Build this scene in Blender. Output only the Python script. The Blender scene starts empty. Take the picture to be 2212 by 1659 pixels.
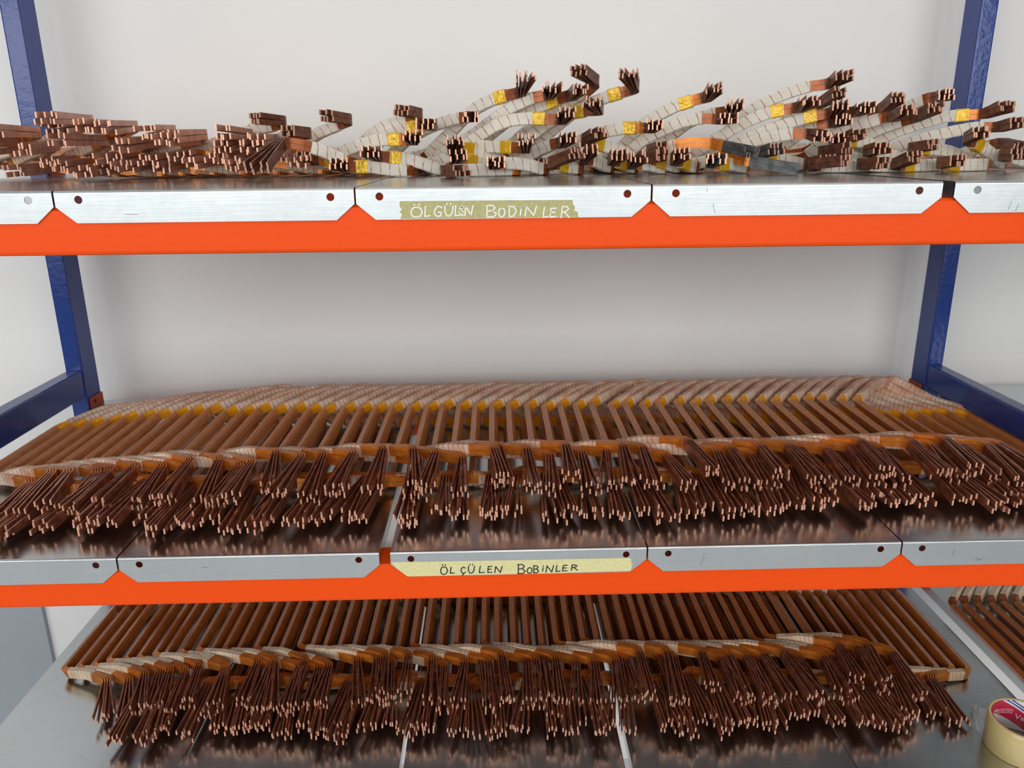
import bpy, bmesh, math, random
import numpy as np
from mathutils import Vector, Matrix

SC = bpy.context.scene
COL = SC.collection
# ---------------------------------------------------------------- camera
F_PX, PITCH, YAW, ROLL = 1687.6, 0.2944, 0.0218, -0.0098
cam_data = bpy.data.cameras.new('camera'); cam = bpy.data.objects.new('camera', cam_data); COL.objects.link(cam)
cam_data.sensor_width = 36.0; cam_data.lens = F_PX / 2212.0 * 36.0; cam_data.clip_start = 0.05
_s, _c = math.sin, math.cos
fw = Vector((_s(YAW) * _c(PITCH), _c(YAW) * _c(PITCH), -_s(PITCH)))
rt = Vector((_c(YAW), -_s(YAW), 0)); up = rt.cross(fw)
rt2 = rt * _c(ROLL) + up * _s(ROLL); up2 = up * _c(ROLL) - rt * _s(ROLL)
m = Matrix.Identity(4)
for i in range(3):
    m[i][0], m[i][1], m[i][2] = rt2[i], up2[i], -fw[i]
m.translation = Vector((0.1384, -0.8111, 0.0376))
cam.matrix_world = m
SC.camera = cam
# ---------------------------------------------------------------- sky, lamps, exposure
SC.view_settings.view_transform = 'Standard'
try: SC.view_settings.look = 'None'
except Exception: pass
SC.view_settings.gamma = 1.0; SC.view_settings.use_curve_mapping = False
SC.view_settings.exposure = 0.15
world = bpy.data.worlds.new('overcast_sky'); SC.world = world; world.use_nodes = True
bg = world.node_tree.nodes['Background']; bg.inputs[0].default_value = (0.86, 0.92, 1.0, 1); bg.inputs[1].default_value = 0.14
def area(name, loc, target, sx, sy, power, color):
    d = bpy.data.lights.new(name, 'AREA'); d.shape = 'RECTANGLE'; d.size = sx; d.size_y = sy; d.energy = power; d.color = color
    o = bpy.data.objects.new(name, d); COL.objects.link(o); o.location = loc
    o.rotation_euler = (Vector(target) - Vector(loc)).to_track_quat('-Z', 'Y').to_euler(); return o
area('high_window_light', (-.9, -3.3, .68), (-.9, 0, .68), 8.2, .9, 91, (1.0, .985, .955))
area('low_fill_light', (-.9, -3.3, -.23), (-.9, 0, -.23), 8.2, .86, 29, (.95, .98, .99))  # added fill below the window, brightens the panel lips and the wall between shelves
area('ceiling_light', (0.4, -1.3, 1.82), (0.2, 0.45, -0.2), 2.4, 0.7, 5, (1.0, 0.9, 0.76))

# ---------------------------------------------------------------- material helpers
def nm(name):
    mt = bpy.data.materials.new(name); mt.use_nodes = True
    nt = mt.node_tree; return mt, nt, nt.nodes['Principled BSDF']
def node(nt, kind, **kw):
    n = nt.nodes.new(kind)
    for k, v in kw.items():
        if k in n.inputs: n.inputs[k].default_value = v
        else: setattr(n, k, v)
    return n
def math_n(nt, op, a, b=None, c=None):
    n = nt.nodes.new('ShaderNodeMath'); n.operation = op
    for i, x in enumerate((a, b, c)):
        if x is None: continue
        if isinstance(x, (int, float)): n.inputs[i].default_value = x
        else: nt.links.new(x, n.inputs[i])
    return n.outputs[0]
def mix_col(nt, fac, a, b):
    n = nt.nodes.new('ShaderNodeMix'); n.data_type = 'RGBA'
    for s, x in ((0, fac), (6, a), (7, b)):
        if isinstance(x, (int, float)): n.inputs[s].default_value = x
        elif isinstance(x, tuple): n.inputs[s].default_value = (*x, 1)
        else: nt.links.new(x, n.inputs[s])
    return n.outputs[2]
def ramp(nt, fac, lo, hi):
    n = nt.nodes.new('ShaderNodeMapRange'); n.inputs[1].default_value = lo; n.inputs[2].default_value = hi
    nt.links.new(fac, n.inputs[0]); return n.outputs[0]
def noise(nt, scale, vec=None, detail=3.0, rough=.55):
    n = node(nt, 'ShaderNodeTexNoise'); n.inputs['Scale'].default_value = scale; n.inputs['Detail'].default_value = detail
    n.inputs['Roughness'].default_value = rough
    if vec is not None: nt.links.new(vec, n.inputs['Vector'])
    return n.outputs[0]
def coords(nt, kind='Object', scale=None):
    tc = nt.nodes.new('ShaderNodeTexCoord'); o = tc.outputs[kind]
    if scale:
        mp = nt.nodes.new('ShaderNodeMapping'); mp.inputs['Scale'].default_value = scale
        nt.links.new(o, mp.inputs['Vector']); o = mp.outputs[0]
    return o
def bump(nt, bs, height, strength, dist):
    b = nt.nodes.new('ShaderNodeBump'); b.inputs['Strength'].default_value = strength; b.inputs['Distance'].default_value = dist
    nt.links.new(height, b.inputs['Height']); nt.links.new(b.outputs[0], bs.inputs['Normal'])
def plain(name, col, rough=.5, metal=0., coat=0.):
    mt, nt, bs = nm(name); bs.inputs['Base Color'].default_value = (*col, 1); bs.inputs['Roughness'].default_value = rough
    bs.inputs['Metallic'].default_value = metal; bs.inputs['Coat Weight'].default_value = coat; return mt
def paint(name, col, rough, bscale, bstr, spec=.2):
    mt, nt, bs = nm(name); bs.inputs['Base Color'].default_value = (*col, 1); bs.inputs['Roughness'].default_value = rough
    bs.inputs['Specular IOR Level'].default_value = spec
    bump(nt, bs, noise(nt, bscale, coords(nt)), bstr, .002); return mt
def copper(name, c1, c2, rough, metal, spec_noise=90.):
    mt, nt, bs = nm(name)
    f = ramp(nt, noise(nt, spec_noise, coords(nt)), .35, .68)
    nt.links.new(mix_col(nt, f, c1, c2), bs.inputs['Base Color'])
    bs.inputs['Roughness'].default_value = rough; bs.inputs['Metallic'].default_value = metal; return mt
def taped(name, base, base2, line, pitch, slant, width, rough, metal, stain=None, stain_amt=0., cloth=False, coat=0.):
    """wrapped tape: cross lines every `pitch` metres along the winding (UV x runs along it, in metres)"""
    mt, nt, bs = nm(name)
    uv = nt.nodes.new('ShaderNodeUVMap'); sep = nt.nodes.new('ShaderNodeSeparateXYZ'); nt.links.new(uv.outputs[0], sep.inputs[0])
    u, v = sep.outputs[0], sep.outputs[1]
    nz = noise(nt, 60., coords(nt), 2.)
    uu = math_n(nt, 'ADD', math_n(nt, 'ADD', u, math_n(nt, 'MULTIPLY', v, slant)), math_n(nt, 'MULTIPLY', nz, pitch * .55))
    fr = math_n(nt, 'FRACT', math_n(nt, 'DIVIDE', uu, pitch))
    ln = math_n(nt, 'LESS_THAN', fr, width)
    blotch = ramp(nt, noise(nt, 55., coords(nt), 4.), .4, .7)
    col = mix_col(nt, blotch, base, base2)
    if stain: col = mix_col(nt, math_n(nt, 'MULTIPLY', ramp(nt, noise(nt, 24., coords(nt), 4.), .42, .66), stain_amt), col, stain)
    lnoise = ramp(nt, noise(nt, 130., coords(nt), 2.), .25, .55)
    col = mix_col(nt, math_n(nt, 'MULTIPLY', ln, math_n(nt, 'MULTIPLY', lnoise, .9)), col, line)
    nt.links.new(col, bs.inputs['Base Color']); bs.inputs['Roughness'].default_value = rough; bs.inputs['Metallic'].default_value = metal
    bs.inputs['Coat Weight'].default_value = coat; bs.inputs['Coat Roughness'].default_value = .15
    h = math_n(nt, 'ADD', math_n(nt, 'MULTIPLY', fr, .6), math_n(nt, 'MULTIPLY', noise(nt, 700. if cloth else 300., coords(nt), 2.), .5))
    bump(nt, bs, h, .5 if cloth else .25, .0012); return mt
def galvanised(name, tone, rough, streak=(2., 90., 90.)):
    mt, nt, bs = nm(name)
    a = noise(nt, 9., coords(nt), 5.); b = noise(nt, 6., coords(nt, scale=streak), 3.)
    vo = node(nt, 'ShaderNodeTexVoronoi'); vo.inputs['Scale'].default_value = 160.; nt.links.new(coords(nt), vo.inputs['Vector'])
    f = math_n(nt, 'ADD', math_n(nt, 'MULTIPLY', a, .55), math_n(nt, 'ADD', math_n(nt, 'MULTIPLY', b, .35), math_n(nt, 'MULTIPLY', vo.outputs[1], .12)))
    c2 = tuple(x * .82 for x in tone)
    nt.links.new(mix_col(nt, ramp(nt, f, .3, .75), c2, tone), bs.inputs['Base Color'])
    bs.inputs['Metallic'].default_value = 1.
    r = nt.nodes.new('ShaderNodeMapRange'); r.inputs[1].default_value = .3; r.inputs[2].default_value = .75
    r.inputs[3].default_value = rough * .8; r.inputs[4].default_value = rough * 1.25; nt.links.new(f, r.inputs[0]); nt.links.new(r.outputs[0], bs.inputs['Roughness'])
    bump(nt, bs, math_n(nt, 'ADD', math_n(nt, 'MULTIPLY', a, 1.2), math_n(nt, 'MULTIPLY', b, .12)), .12, .004); return mt

M = {}
M['galv'] = galvanised('galvanised_steel', (.60, .63, .635), .22)
M['orange'] = paint('orange_paint', (.87, .076, .0004), .3, 160., .12)
M['blue'] = paint('blue_paint', (.014, .045, .24), .16, 120., .2, .5)
M['bracket'] = paint('red_oxide_paint', (.42, .075, .03), .45, 200., .1)
M['tip'] = plain('cut_copper', (.82, .45, .31), .4, .35)
M['bare'] = copper('bare_copper', (.26, .082, .046), (.46, .175, .10), .33, .6)
M['lead_up'] = copper('dull_copper', (.46, .22, .155), (.66, .37, .27), .42, .4)
M['stub'] = copper('scraped_dark_copper', (.10, .04, .028), (.26, .095, .05), .38, .5, 140.)
M['film'] = copper('orange_film', (.58, .165, .022), (.74, .25, .035), .24, .35)
M['film_dk'] = copper('brown_film', (.28, .07, .02), (.42, .12, .03), .26, .35)
M['kapton'] = copper('amber_film', (1., .38, .008), (1., .48, .02), .22, .2, 60.)
M['mica'] = taped('mica_tape', (.70, .24, .055), (.80, .33, .085), (.18, .06, .03), .0052, .1, .12, .38, .15, coat=.3)
M['mica_b'] = taped('varnished_mica_tape', (.48, .13, .02), (.60, .185, .032), (.10, .03, .012), .0075, .5, .08, .3, .12, coat=.5)
M['cloth_u'] = taped('white_cotton_tape', (.77, .74, .65), (.69, .65, .55), (.42, .10, .11), .0125, .22, .10, .85, 0., cloth=True)
M['cloth_m'] = taped('stained_cotton_tape', (.92, .78, .64), (.85, .66, .50), (.30, .09, .06), .0074, .12, .13, .7, 0., (.55, .2, .09), .75, cloth=True)
M['cloth_b'] = taped('varnished_cotton_tape', (.90, .76, .57), (.82, .64, .44), (.36, .12, .07), .0066, .12, .12, .55, 0., (.52, .26, .13), .5, cloth=True, coat=.2)
M['yellow'] = copper('yellow_film', (.72, .41, .012), (.80, .50, .03), .16, .2, 40.)
_nt = M['yellow'].node_tree; bump(_nt, _nt.nodes['Principled BSDF'], noise(_nt, 120., coords(_nt), 3.), .45, .004)
M['tin'] = copper('tinned_ends', (.045, .047, .05), (.12, .125, .13), .42, .35, 120.)
STRIP_M = ['tip', 'bare', 'film', 'mica', 'kapton', 'mica_b', 'stub', 'lead_up', 'film_dk', 'tin']
MI = {k: i for i, k in enumerate(STRIP_M)}

# ---------------------------------------------------------------- object helpers
def link_mesh(name, me, mats, parent=None, loc=None):
    for x in (mats if isinstance(mats, (list, tuple)) else [mats]): me.materials.append(x)
    o = bpy.data.objects.new(name, me); COL.objects.link(o)
    if parent is not None: o.parent = parent
    if loc is not None: o.location = loc
    return o
def obj(name, bm, mats, parent=None, loc=None, smooth=False):
    bmesh.ops.recalc_face_normals(bm, faces=bm.faces[:])
    me = bpy.data.meshes.new(name); bm.to_mesh(me); bm.free()
    if smooth:
        for p in me.polygons: p.use_smooth = True
    return link_mesh(name, me, mats, parent, loc)
def tag(o, label, cat, group=None):
    o['label'] = label; o['category'] = cat
    if group: o['group'] = group
    return o
def empty(name, loc, label, cat, group=None):
    o = bpy.data.objects.new(name, None); o.empty_display_size = .02; COL.objects.link(o); o.location = loc
    return tag(o, label, cat, group)
def structure(name, bm, mat, loc=None):
    o = obj(name, bm, mat, None, loc); o['kind'] = 'structure'; return o
def box(bm, x0, x1, y0, y1, z0, z1, bev=0., seg=2):
    r = bmesh.ops.create_cube(bm, size=1.)
    vs = r['verts']
    for v in vs:
        v.co = ((x0 + x1) / 2 + v.co.x * (x1 - x0), (y0 + y1) / 2 + v.co.y * (y1 - y0), (z0 + z1) / 2 + v.co.z * (z1 - z0))
    if bev:
        es = {e for v in vs for e in v.link_edges}
        bmesh.ops.bevel(bm, geom=list(es), offset=bev, segments=seg, affect='EDGES', profile=.5)
    return bm
ONES = 'zeroth first second third fourth fifth sixth seventh eighth ninth tenth eleventh twelfth thirteenth fourteenth fifteenth sixteenth seventeenth eighteenth nineteenth'.split()
def ordinal(n):
    if n < 20: return ONES[n]
    t, u = divmod(n, 10); T = {2: 'twent', 3: 'thirt', 4: 'fort', 5: 'fift', 6: 'sixt'}[t]
    return T + 'ieth' if u == 0 else T + 'y-' + ONES[u]

Z1, Z2, Z3 = 0.0, -0.4096, -0.7618     # tops of the upper, middle and lower shelf
# ---------------------------------------------------------------- setting
wall_m, _nt, _bs = nm('white_wall_paint'); _bs.inputs['Roughness'].default_value = .55
_nt.links.new(mix_col(_nt, ramp(_nt, noise(_nt, 3., coords(_nt), 4.), .3, .7), (.83, .825, .815), (.87, .865, .855)), _bs.inputs['Base Color'])
bump(_nt, _bs, noise(_nt, 220., coords(_nt), 2.), .04, .002)
floor_m, _nt, _bs = nm('grey_concrete'); _bs.inputs['Roughness'].default_value = .5
_nt.links.new(mix_col(_nt, ramp(_nt, noise(_nt, 4., coords(_nt), 6.), .3, .7), (.68, .70, .73), (.75, .77, .79)), _bs.inputs['Base Color'])
structure('wall_back', box(bmesh.new(), -3.2, 3.6, .662, .76, -1.32, 2.1), wall_m)
structure('floor', box(bmesh.new(), -3.2, 3.6, -4.6, .76, -1.42, -1.32), floor_m)
structure('ceiling', box(bmesh.new(), -3.2, 3.6, -4.6, .76, 2.1, 2.2), wall_m)
structure('trim_1', box(bmesh.new(), -1.9, -.826, .651, .6615, -1.3195, -.62), plain('grey_panel', (.36, .39, .43), .6))

# ---------------------------------------------------------------- rack: uprights
def upright(xa, xb, ztop, zbot, label, inner):
    t = empty('upright_frame', ((xa + xb) / 2, .57, -1.32), label, 'rack frame')
    L = t.location
    def part(name, *b, bev=.003):
        return obj(name, box(bmesh.new(), b[0] - L.x, b[1] - L.x, b[2] - L.y, b[3] - L.y, b[4] - L.z, b[5] - L.z, bev), M['blue'], t)
    part('post', xa, xb, .549, .601, -1.318, 1.35)
    part('post', xa, xb, -.02, .032, -1.318, 1.35)
    part('side_rail', xa + .0008, xb - .0008, .0325, .5485, zbot, ztop)
    part('side_rail', xa + .0008, xb - .0008, .0325, .5485, ztop - .78, ztop - .735)
    part('side_rail', xa + .0008, xb - .0008, .0325, .5485, ztop + 1.2, ztop + 1.248)
    for y in (.575, .006):
        part('foot_plate', xa - .02, xb + .02, y - .04, y + .04, -1.3199, -1.3145, bev=.001)
    return t
upright(-.629, -.599, -.3372, -.386, 'blue painted steel upright frame standing at the left end of the rack', 1)
upright(.930, .958, -.351, -.394, 'blue painted steel upright frame standing at the right end of the rack', -1)

# ---------------------------------------------------------------- rack: orange beams
def beam(x0, x1, zs, front, label):
    y0 = .0022 if front else .553
    t = empty('rack_rail', ((x0 + x1) / 2, y0, zs - .0646), label, 'rack rail', 'orange rails of the rack')
    L = t.location; bm = bmesh.new()
    # step-beam profile in (y, z): outer face, top, step that carries the panels, back, bottom
    s = 1 if front else -1; w = .044
    pr = [(0, .004), (.0012, .0012), (.004, 0), (w - .004, 0), (w, .004), (w, .0445), (w - .0025, .0475), (.0025, .0475), (0, .045)]
    yo = 0 if front else w
    rows = []
    for x in (x0 - L.x, x1 - L.x):
        rows.append([bm.verts.new((x, yo + s * y, z)) for y, z in pr])
    n = len(pr)
    for k in range(n): bm.faces.new((rows[0][k], rows[0][(k + 1) % n], rows[1][(k + 1) % n], rows[1][k]))
    bm.faces.new(rows[0]); bm.faces.new(rows[1][::-1])
    obj('box_section', bm, M['orange'], t)
    for xe, d in ((x0, 1), (x1, -1)):
        bm = bmesh.new(); xx = xe - L.x
        ya, yb = (-.022, w - .004) if front else (0.001, .0475)
        box(bm, xx + (.0003 if d > 0 else -.0023), xx + (.0023 if d > 0 else -.0003), ya, yb, -.05, .083, .0008, 1)
        obj('end_plate', bm, M['bracket'] if not front else M['orange'], t)
        bm = bmesh.new()
        bmesh.ops.create_cone(bm, cap_ends=True, segments=12, radius1=.003, radius2=.003, depth=.0012, matrix=Matrix.Translation((xx + d * .0026, (ya + yb) / 2 - .008, .074)) @ Matrix.Rotation(math.pi / 2, 4, 'Y'))
        obj('bolt_hole', bm, plain_dark, t)
plain_dark = plain('dark_hole', (.01, .008, .008), .8)
for zs, nm_ in ((Z1, 'upper'), (Z2, 'middle'), (Z3, 'lower')):
    beam(-.5985, .9295, zs, True, 'orange front rail under the notched lips of the %s shelf' % nm_)
    beam(-.5985, .9295, zs, False, 'rear rail with red oxide end plates at the back of the %s shelf' % nm_)

# ---------------------------------------------------------------- rack: galvanised shelf panels with notched, drilled lips
def shelf_panel(x0, x1, zs, label, rot=0., depth=.603, dz=0.):
    W = x1 - x0; t = empty('shelf_panel', (x0, 0, zs + dz), label, 'shelf panel', 'galvanised shelf panels')
    t.rotation_euler.z = rot
    bm = bmesh.new(); R = .0026; th = .001
    prof = [(depth, -.024), (depth, -.0012), (depth - .0012, 0)] + [(R - R * math.sin(a), -R + R * math.cos(a)) for a in [math.pi / 16 * q for q in range(9)]]
    # top skin with front and rear folds
    rows = []
    for x in (0.0006, W - .0006): rows.append([bm.verts.new((x, y, z)) for y, z in prof])
    for k in range(len(prof) - 1): bm.faces.new((rows[0][k], rows[0][k + 1], rows[1][k + 1], rows[1][k]))
    # side folds
    for x, s in ((0.0006, 1), (W - .0006, -1)):
        a = [bm.verts.new((x, y, z)) for y, z in ((.003, 0), (depth - .002, 0), (depth - .002, -.0165), (.003, -.0165))]
        bm.faces.new(a)
    bmesh.ops.remove_doubles(bm, verts=bm.verts[:], dist=.00005)
    obj('deck', bm, M['galv'], t)
    # front lip: chamfered outline with two drilled holes
    bm = bmesh.new(); H = .0318; c0 = .0158; cx = .0195
    out = [(.0006, -R), (.0006, -c0), (cx, -H), (W - cx, -H), (W - .0006, -c0), (W - .0006, -R)]
    edges = []
    def loop(pts):
        vs = [bm.verts.new((x, 0, z)) for x, z in pts]
        for k in range(len(vs)): edges.append(bm.edges.new((vs[k], vs[(k + 1) % len(vs)])))
    loop(out)
    for hx in (.0243, W - .0243):
        loop([(hx + .0040 * math.cos(2 * math.pi * k / 18), -.0088 + .0040 * math.sin(2 * math.pi * k / 18)) for k in range(18)])
    bmesh.ops.triangle_fill(bm, use_beauty=True, edges=edges, normal=(0, -1, 0))
    r = bmesh.ops.extrude_face_region(bm, geom=bm.faces[:])
    for v in [g for g in r['geom'] if isinstance(g, bmesh.types.BMVert)]: v.co.y += th
    obj('front_lip', bm, M['galv'], t)
    return t
RAYS = ['leftmost', 'second from left', 'middle', 'fourth from left', 'rightmost']
PAN = {}
for zs, row, xs in ((Z1, 'upper', [(-.599, -.3008), (-.3, -.0006), (0, .2994), (.3002, .599), (.6105, .9085)]),
                    (Z2, 'middle', [(-.5985, -.3005), (-.2996, .0008), (.0125, .3117), (.3124, .6117), (.6124, .9117)]),
                    (Z3, 'lower', [(-.592, -.2958), (-.2942, .0005), (.0050, .3048), (.3135, .6127), (.6137, .9137)])):
    for k, (a, b) in enumerate(xs):
        lab = '%s galvanised panel of the %s shelf with notched front lip' % (RAYS[k], row)
        if row != 'lower' and k == 2: lab = 'middle galvanised panel of the %s shelf carrying a handwritten tape label' % row
        PAN[row, k] = shelf_panel(a, b, zs, lab)
shelf_panel(.9465, 1.2465, Z3, 'galvanised lower panel of the next bay, right of the right blue upright', depth=.547)
shelf_panel(.975, 1.275, Z2, 'galvanised panel at mid height in the next bay, beyond the right blue upright')
shelf_panel(.962, 1.262, Z1, 'galvanised upper panel of the next bay, beyond the right blue upright', depth=.547)
# ---------------------------------------------------------------- handwritten tape labels on two lips
def tape_mat(name, c1, c2):
    mt, nt, bs = nm(name); f = ramp(nt, noise(nt, 300., coords(nt), 3.), .4, .6)
    nt.links.new(mix_col(nt, math_n(nt, 'MULTIPLY', f, .6), c1, c2), bs.inputs['Base Color']); bs.inputs['Roughness'].default_value = .6
    bump(nt, bs, noise(nt, 500., coords(nt)), .15, .0006); return mt
def stroke(bm, pts, w, y):
    """one pen stroke: a thin flat ribbon with round ends in the x-z plane"""
    for (x0, z0), (x1, z1) in zip(pts[:-1], pts[1:]):
        d = Vector((x1 - x0, z1 - z0)); d = d.normalized() if d.length > 1e-9 else Vector((1, 0)); n = Vector((-d.y, d.x)) * w / 2
        q = [(x0 + n.x, z0 + n.y), (x0 - n.x, z0 - n.y), (x1 - n.x, z1 - n.y), (x1 + n.x, z1 + n.y)]
        bm.faces.new([bm.verts.new((a, y, b)) for a, b in q])
    for x, z in pts:
        bm.faces.new([bm.verts.new((x + w / 2 * math.cos(a), y - .00002, z + w / 2 * math.sin(a))) for a in [k * math.pi / 3 for k in range(6)]])
GLY = {
 'O': [[(.45, 1), (.15, .85), (0, .5), (.1, .12), (.4, 0), (.75, .1), (.95, .45), (.85, .85), (.5, 1)]],
 'L': [[(.25, 1), (.12, .5), (.05, .05), (.9, .12)]],
 'C': [[(.9, .85), (.55, 1), (.2, .75), (.1, .4), (.3, .08), (.65, .02), (.92, .2)]],
 'G': [[(.9, .85), (.5, 1), (.15, .7), (.05, .35), (.3, .05), (.7, .05), (.85, .4), (.5, .42)]],
 'U': [[(.08, 1), (.05, .4), (.25, .04), (.6, .05), (.85, .4), (.95, 1)]],
 'E': [[(.85, 1), (.2, .95), (.1, .5), (.08, .03), (.85, .08)], [(.1, .52), (.72, .55)]],
 'Y': [[(.85, .9), (.15, .75)], [(.7, 1), (.35, .1), (.95, .15)], [(.1, .4), (.9, .45)]],
 'N': [[(.02, .0), (.15, 1), (.75, .05), (.98, 1.05)]],
 'B': [[(.12, 1), (.08, 0)], [(.0, .98), (.6, 1), (.85, .8), (.6, .55), (.15, .52)], [(.6, .53), (.95, .3), (.7, .03), (.02, .02)]],
 'D': [[(.1, 1), (.12, 0), (.6, .05), (.95, .5), (.7, .95), (.0, .98)]],
 'i': [[(.6, .72), (.4, .05)]],
 'R': [[(.08, 0), (.2, 1), (.75, 1), (.92, .78), (.6, .55), (.2, .5)], [(.45, .5), (1., .02)]],
}
def write(items, x_of, z_of, w, y):
    bm = bmesh.new()
    for ch, x0, x1, y0, y1 in items:
        mk = ch[1:]; g = ch[0]
        def P(a, b): return (x_of(x0 + (x1 - x0) * a), z_of(x0 + (x1 - x0) * a, y1 + (y0 - y1) * b))
        for s in GLY[g]: stroke(bm, [P(a, b) for a, b in s], w, y)
        if ':' in mk:
            for a in (.28, .68): stroke(bm, [P(a, 1.16), P(a + .04, 1.26)], w, y)
        if ',' in mk: stroke(bm, [P(.5, 0), P(.55, -.16), P(.35, -.28)], w, y)
        if '.' in mk: stroke(bm, [P(.62, 1.0), P(.66, 1.06)], w, y)
    return bm
def tape_label(panel, outline, mat, ink, items, x_of, z_of, w, wname):
    L = panel.location; bm = bmesh.new()
    f = bm.faces.new([bm.verts.new((x - L.x, -.00006, z)) for x, z in outline])
    r = bmesh.ops.extrude_face_region(bm, geom=[f])
    for v in [g for g in r['geom'] if isinstance(g, bmesh.types.BMVert)]: v.co.y = -.00032
    tp = obj('tape_label', bm, mat, panel); tp['label'] = wname
    lt = obj('lettering', write(items, lambda x: x_of(x) - L.x, z_of, w, -.00045), ink, tp)
    return tp
UPT = [('O:', 555, 632, 1036, 1102), ('L', 642, 682, 1030, 1100), ('G', 702, 762, 1030, 1098), ('U:', 772, 832, 1030, 1096), ('L', 838, 872, 1026, 1096), ('Y', 862, 898, 1030, 1096),
       ('N', 902, 958, 1032, 1092), ('B', 1040, 1112, 1026, 1102), ('O', 1122, 1166, 1042, 1100), ('D', 1186, 1240, 1032, 1098), ('i.', 1252, 1278, 1036, 1092), ('N', 1292, 1370, 1034, 1094),
       ('L', 1410, 1448, 1040, 1106), ('E', 1452, 1504, 1044, 1102), ('R', 1524, 1582, 1034, 1106)]
tape_label(PAN['upper', 2], [(.0447, -.0136), (.1, -.0137), (.16, -.0139), (.2195, -.0143), (.2196, -.0175), (.2222, -.0222), (.2212, -.0248), (.2248, -.0262), (.2255, -.0316), (.15, -.0315), (.09, -.0314), (.0442, -.0313), (.0461, -.0262), (.0433, -.0243), (.0462, -.0222), (.0440, -.018)],
           tape_mat('faded_masking_tape', (.47, .44, .20), (.36, .34, .14)), plain('white_ink', (.86, .86, .82), .6), UPT,
           lambda x: (x - 203) * 1.568e-4, lambda x, y: -(y - (915 - .0105 * (x - 203))) * 1.555e-4, .00125, 'faded olive masking tape with white handwriting')
LOT = [('O:', 745, 792, 1322, 1372), ('L', 806, 836, 1326, 1366), ('C,', 872, 908, 1324, 1364), ('U:', 922, 966, 1318, 1364), ('L', 992, 1030, 1318, 1362), ('E', 1046, 1080, 1318, 1360), ('N', 1092, 1142, 1320, 1360),
       ('B', 1240, 1292, 1306, 1366), ('O', 1302, 1336, 1326, 1362), ('B', 1342, 1378, 1314, 1360), ('i.', 1394, 1412, 1316, 1350), ('N', 1422, 1474, 1314, 1356), ('L', 1486, 1518, 1312, 1352), ('E', 1528, 1566, 1310, 1348), ('R', 1584, 1626, 1308, 1342)]
tape_label(PAN['middle', 2], [(.0131, -.0124), (.1, -.0129), (.2, -.0132), (.2905, -.0133), (.2938, -.0152), (.2930, -.018), (.2952, -.0215), (.2935, -.0302), (.2, -.0313), (.12, -.0314), (.04, -.0316), (.0318, -.0314), (.0206, -.0212)],
           tape_mat('cream_masking_tape', (.74, .70, .36), (.62, .58, .28)), plain('black_ink', (.012, .013, .02), .6), LOT,
           lambda x: (x - 425) * 1.815e-4 + .0125, lambda x, y: -(y - (1235 - .0242 * (x - 425))) * 2.06e-4, .00135, 'cream masking tape with black handwriting')

# a few pencil marks on the lips
pencil = plain('pencil', (.13, .14, .15), .6)
for key, strokes in ((('upper', 1), [[(-.2322, -.0235), (-.2188, -.0238)]]),
                     (('upper', 3), [[(.3631, -.0195), (.3655, -.0290)], [(.3560, -.0040), (.3565, -.0075)]]),
                     (('upper', 4), [[(.6781, -.0304), (.6798, -.0231)], [(.6700, -.0290), (.6722, -.0205)]]),
                     (('middle', 1), [[(-.2051, -.0150), (-.2028, -.0138), (-.2012, -.0152), (-.1990, -.0139), (-.1975, -.0146)], [(-.1958, -.0138), (-.1954, -.0142)]]),
                     (('middle', 3), [[(.3792, -.0090), (.3786, -.0125)], [(.3787, -.0150), (.3755, -.0265)]]),
                     (('middle', 4), [[(.7015, -.0247), (.7050, -.0228), (.7072, -.0250), (.7040, -.0262), (.7112, -.0248)], [(.6760, -.0110), (.6735, -.0200)]])):
    bm = bmesh.new(); Lx = PAN[key].location.x
    for st in strokes: stroke(bm, [(x - Lx, z) for x, z in st], .0004, -.00008)
    obj('pencil_mark', bm, pencil, PAN[key])

# ---------------------------------------------------------------- form-wound copper coils
TL, TT, HL, HH = .00225, .00192, .0071, .00675     # strip pitch / thickness, row pitch / strip height
STR = [(i, j) for j in (1, 0) for i in range(4)]
_TOPO = {}
def topo(n, k):
    """quads of a tube of n rings with k corners plus two caps; per-loop (ring, corner) for the UVs"""
    if (n, k) not in _TOPO:
        F = []; li = []
        for s in range(n - 1):
            for c in range(k):
                d = (c + 1) % k
                F.append((s * k + c, s * k + d, (s + 1) * k + d, (s + 1) * k + c)); li += [(s, c), (s, c + 1), (s + 1, c + 1), (s + 1, c)]
        F.append(tuple(range(k))[::-1]); li += [(0, c) for c in range(k)]
        F.append(tuple((n - 1) * k + c for c in range(k))); li += [(n - 1, c) for c in range(k)]
        _TOPO[n, k] = (F, np.array(li))
    return _TOPO[n, k]
def tube_mesh(name, V, S, per, seg_mats, mats, smooth=False):
    n, k = V.shape[:2]; F, li = topo(n, k)
    me = bpy.data.meshes.new(name); me.from_pydata(V.reshape(-1, 3).tolist(), [], F)
    for x in mats: me.materials.append(x)
    if seg_mats is not None:
        a = np.repeat(np.array(seg_mats, np.int32), k); a = np.concatenate([a, [MI[CAP], MI[CAP]]]).astype(np.int32)
        me.polygons.foreach_set('material_index', a)
    uv = me.uv_layers.new(name='UVMap'); P = np.append(per, per[0] + 2 * (per[1] - per[0]) + 2 * (per[2] - per[1])) if k == 4 else per
    uv.data.foreach_set('uv', np.stack([S[li[:, 0]], P[li[:, 1]]], 1).astype(np.float32).ravel())
    if smooth: me.polygons.foreach_set('use_smooth', [True] * len(F))
    return me
CAP = 'tip'
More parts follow.
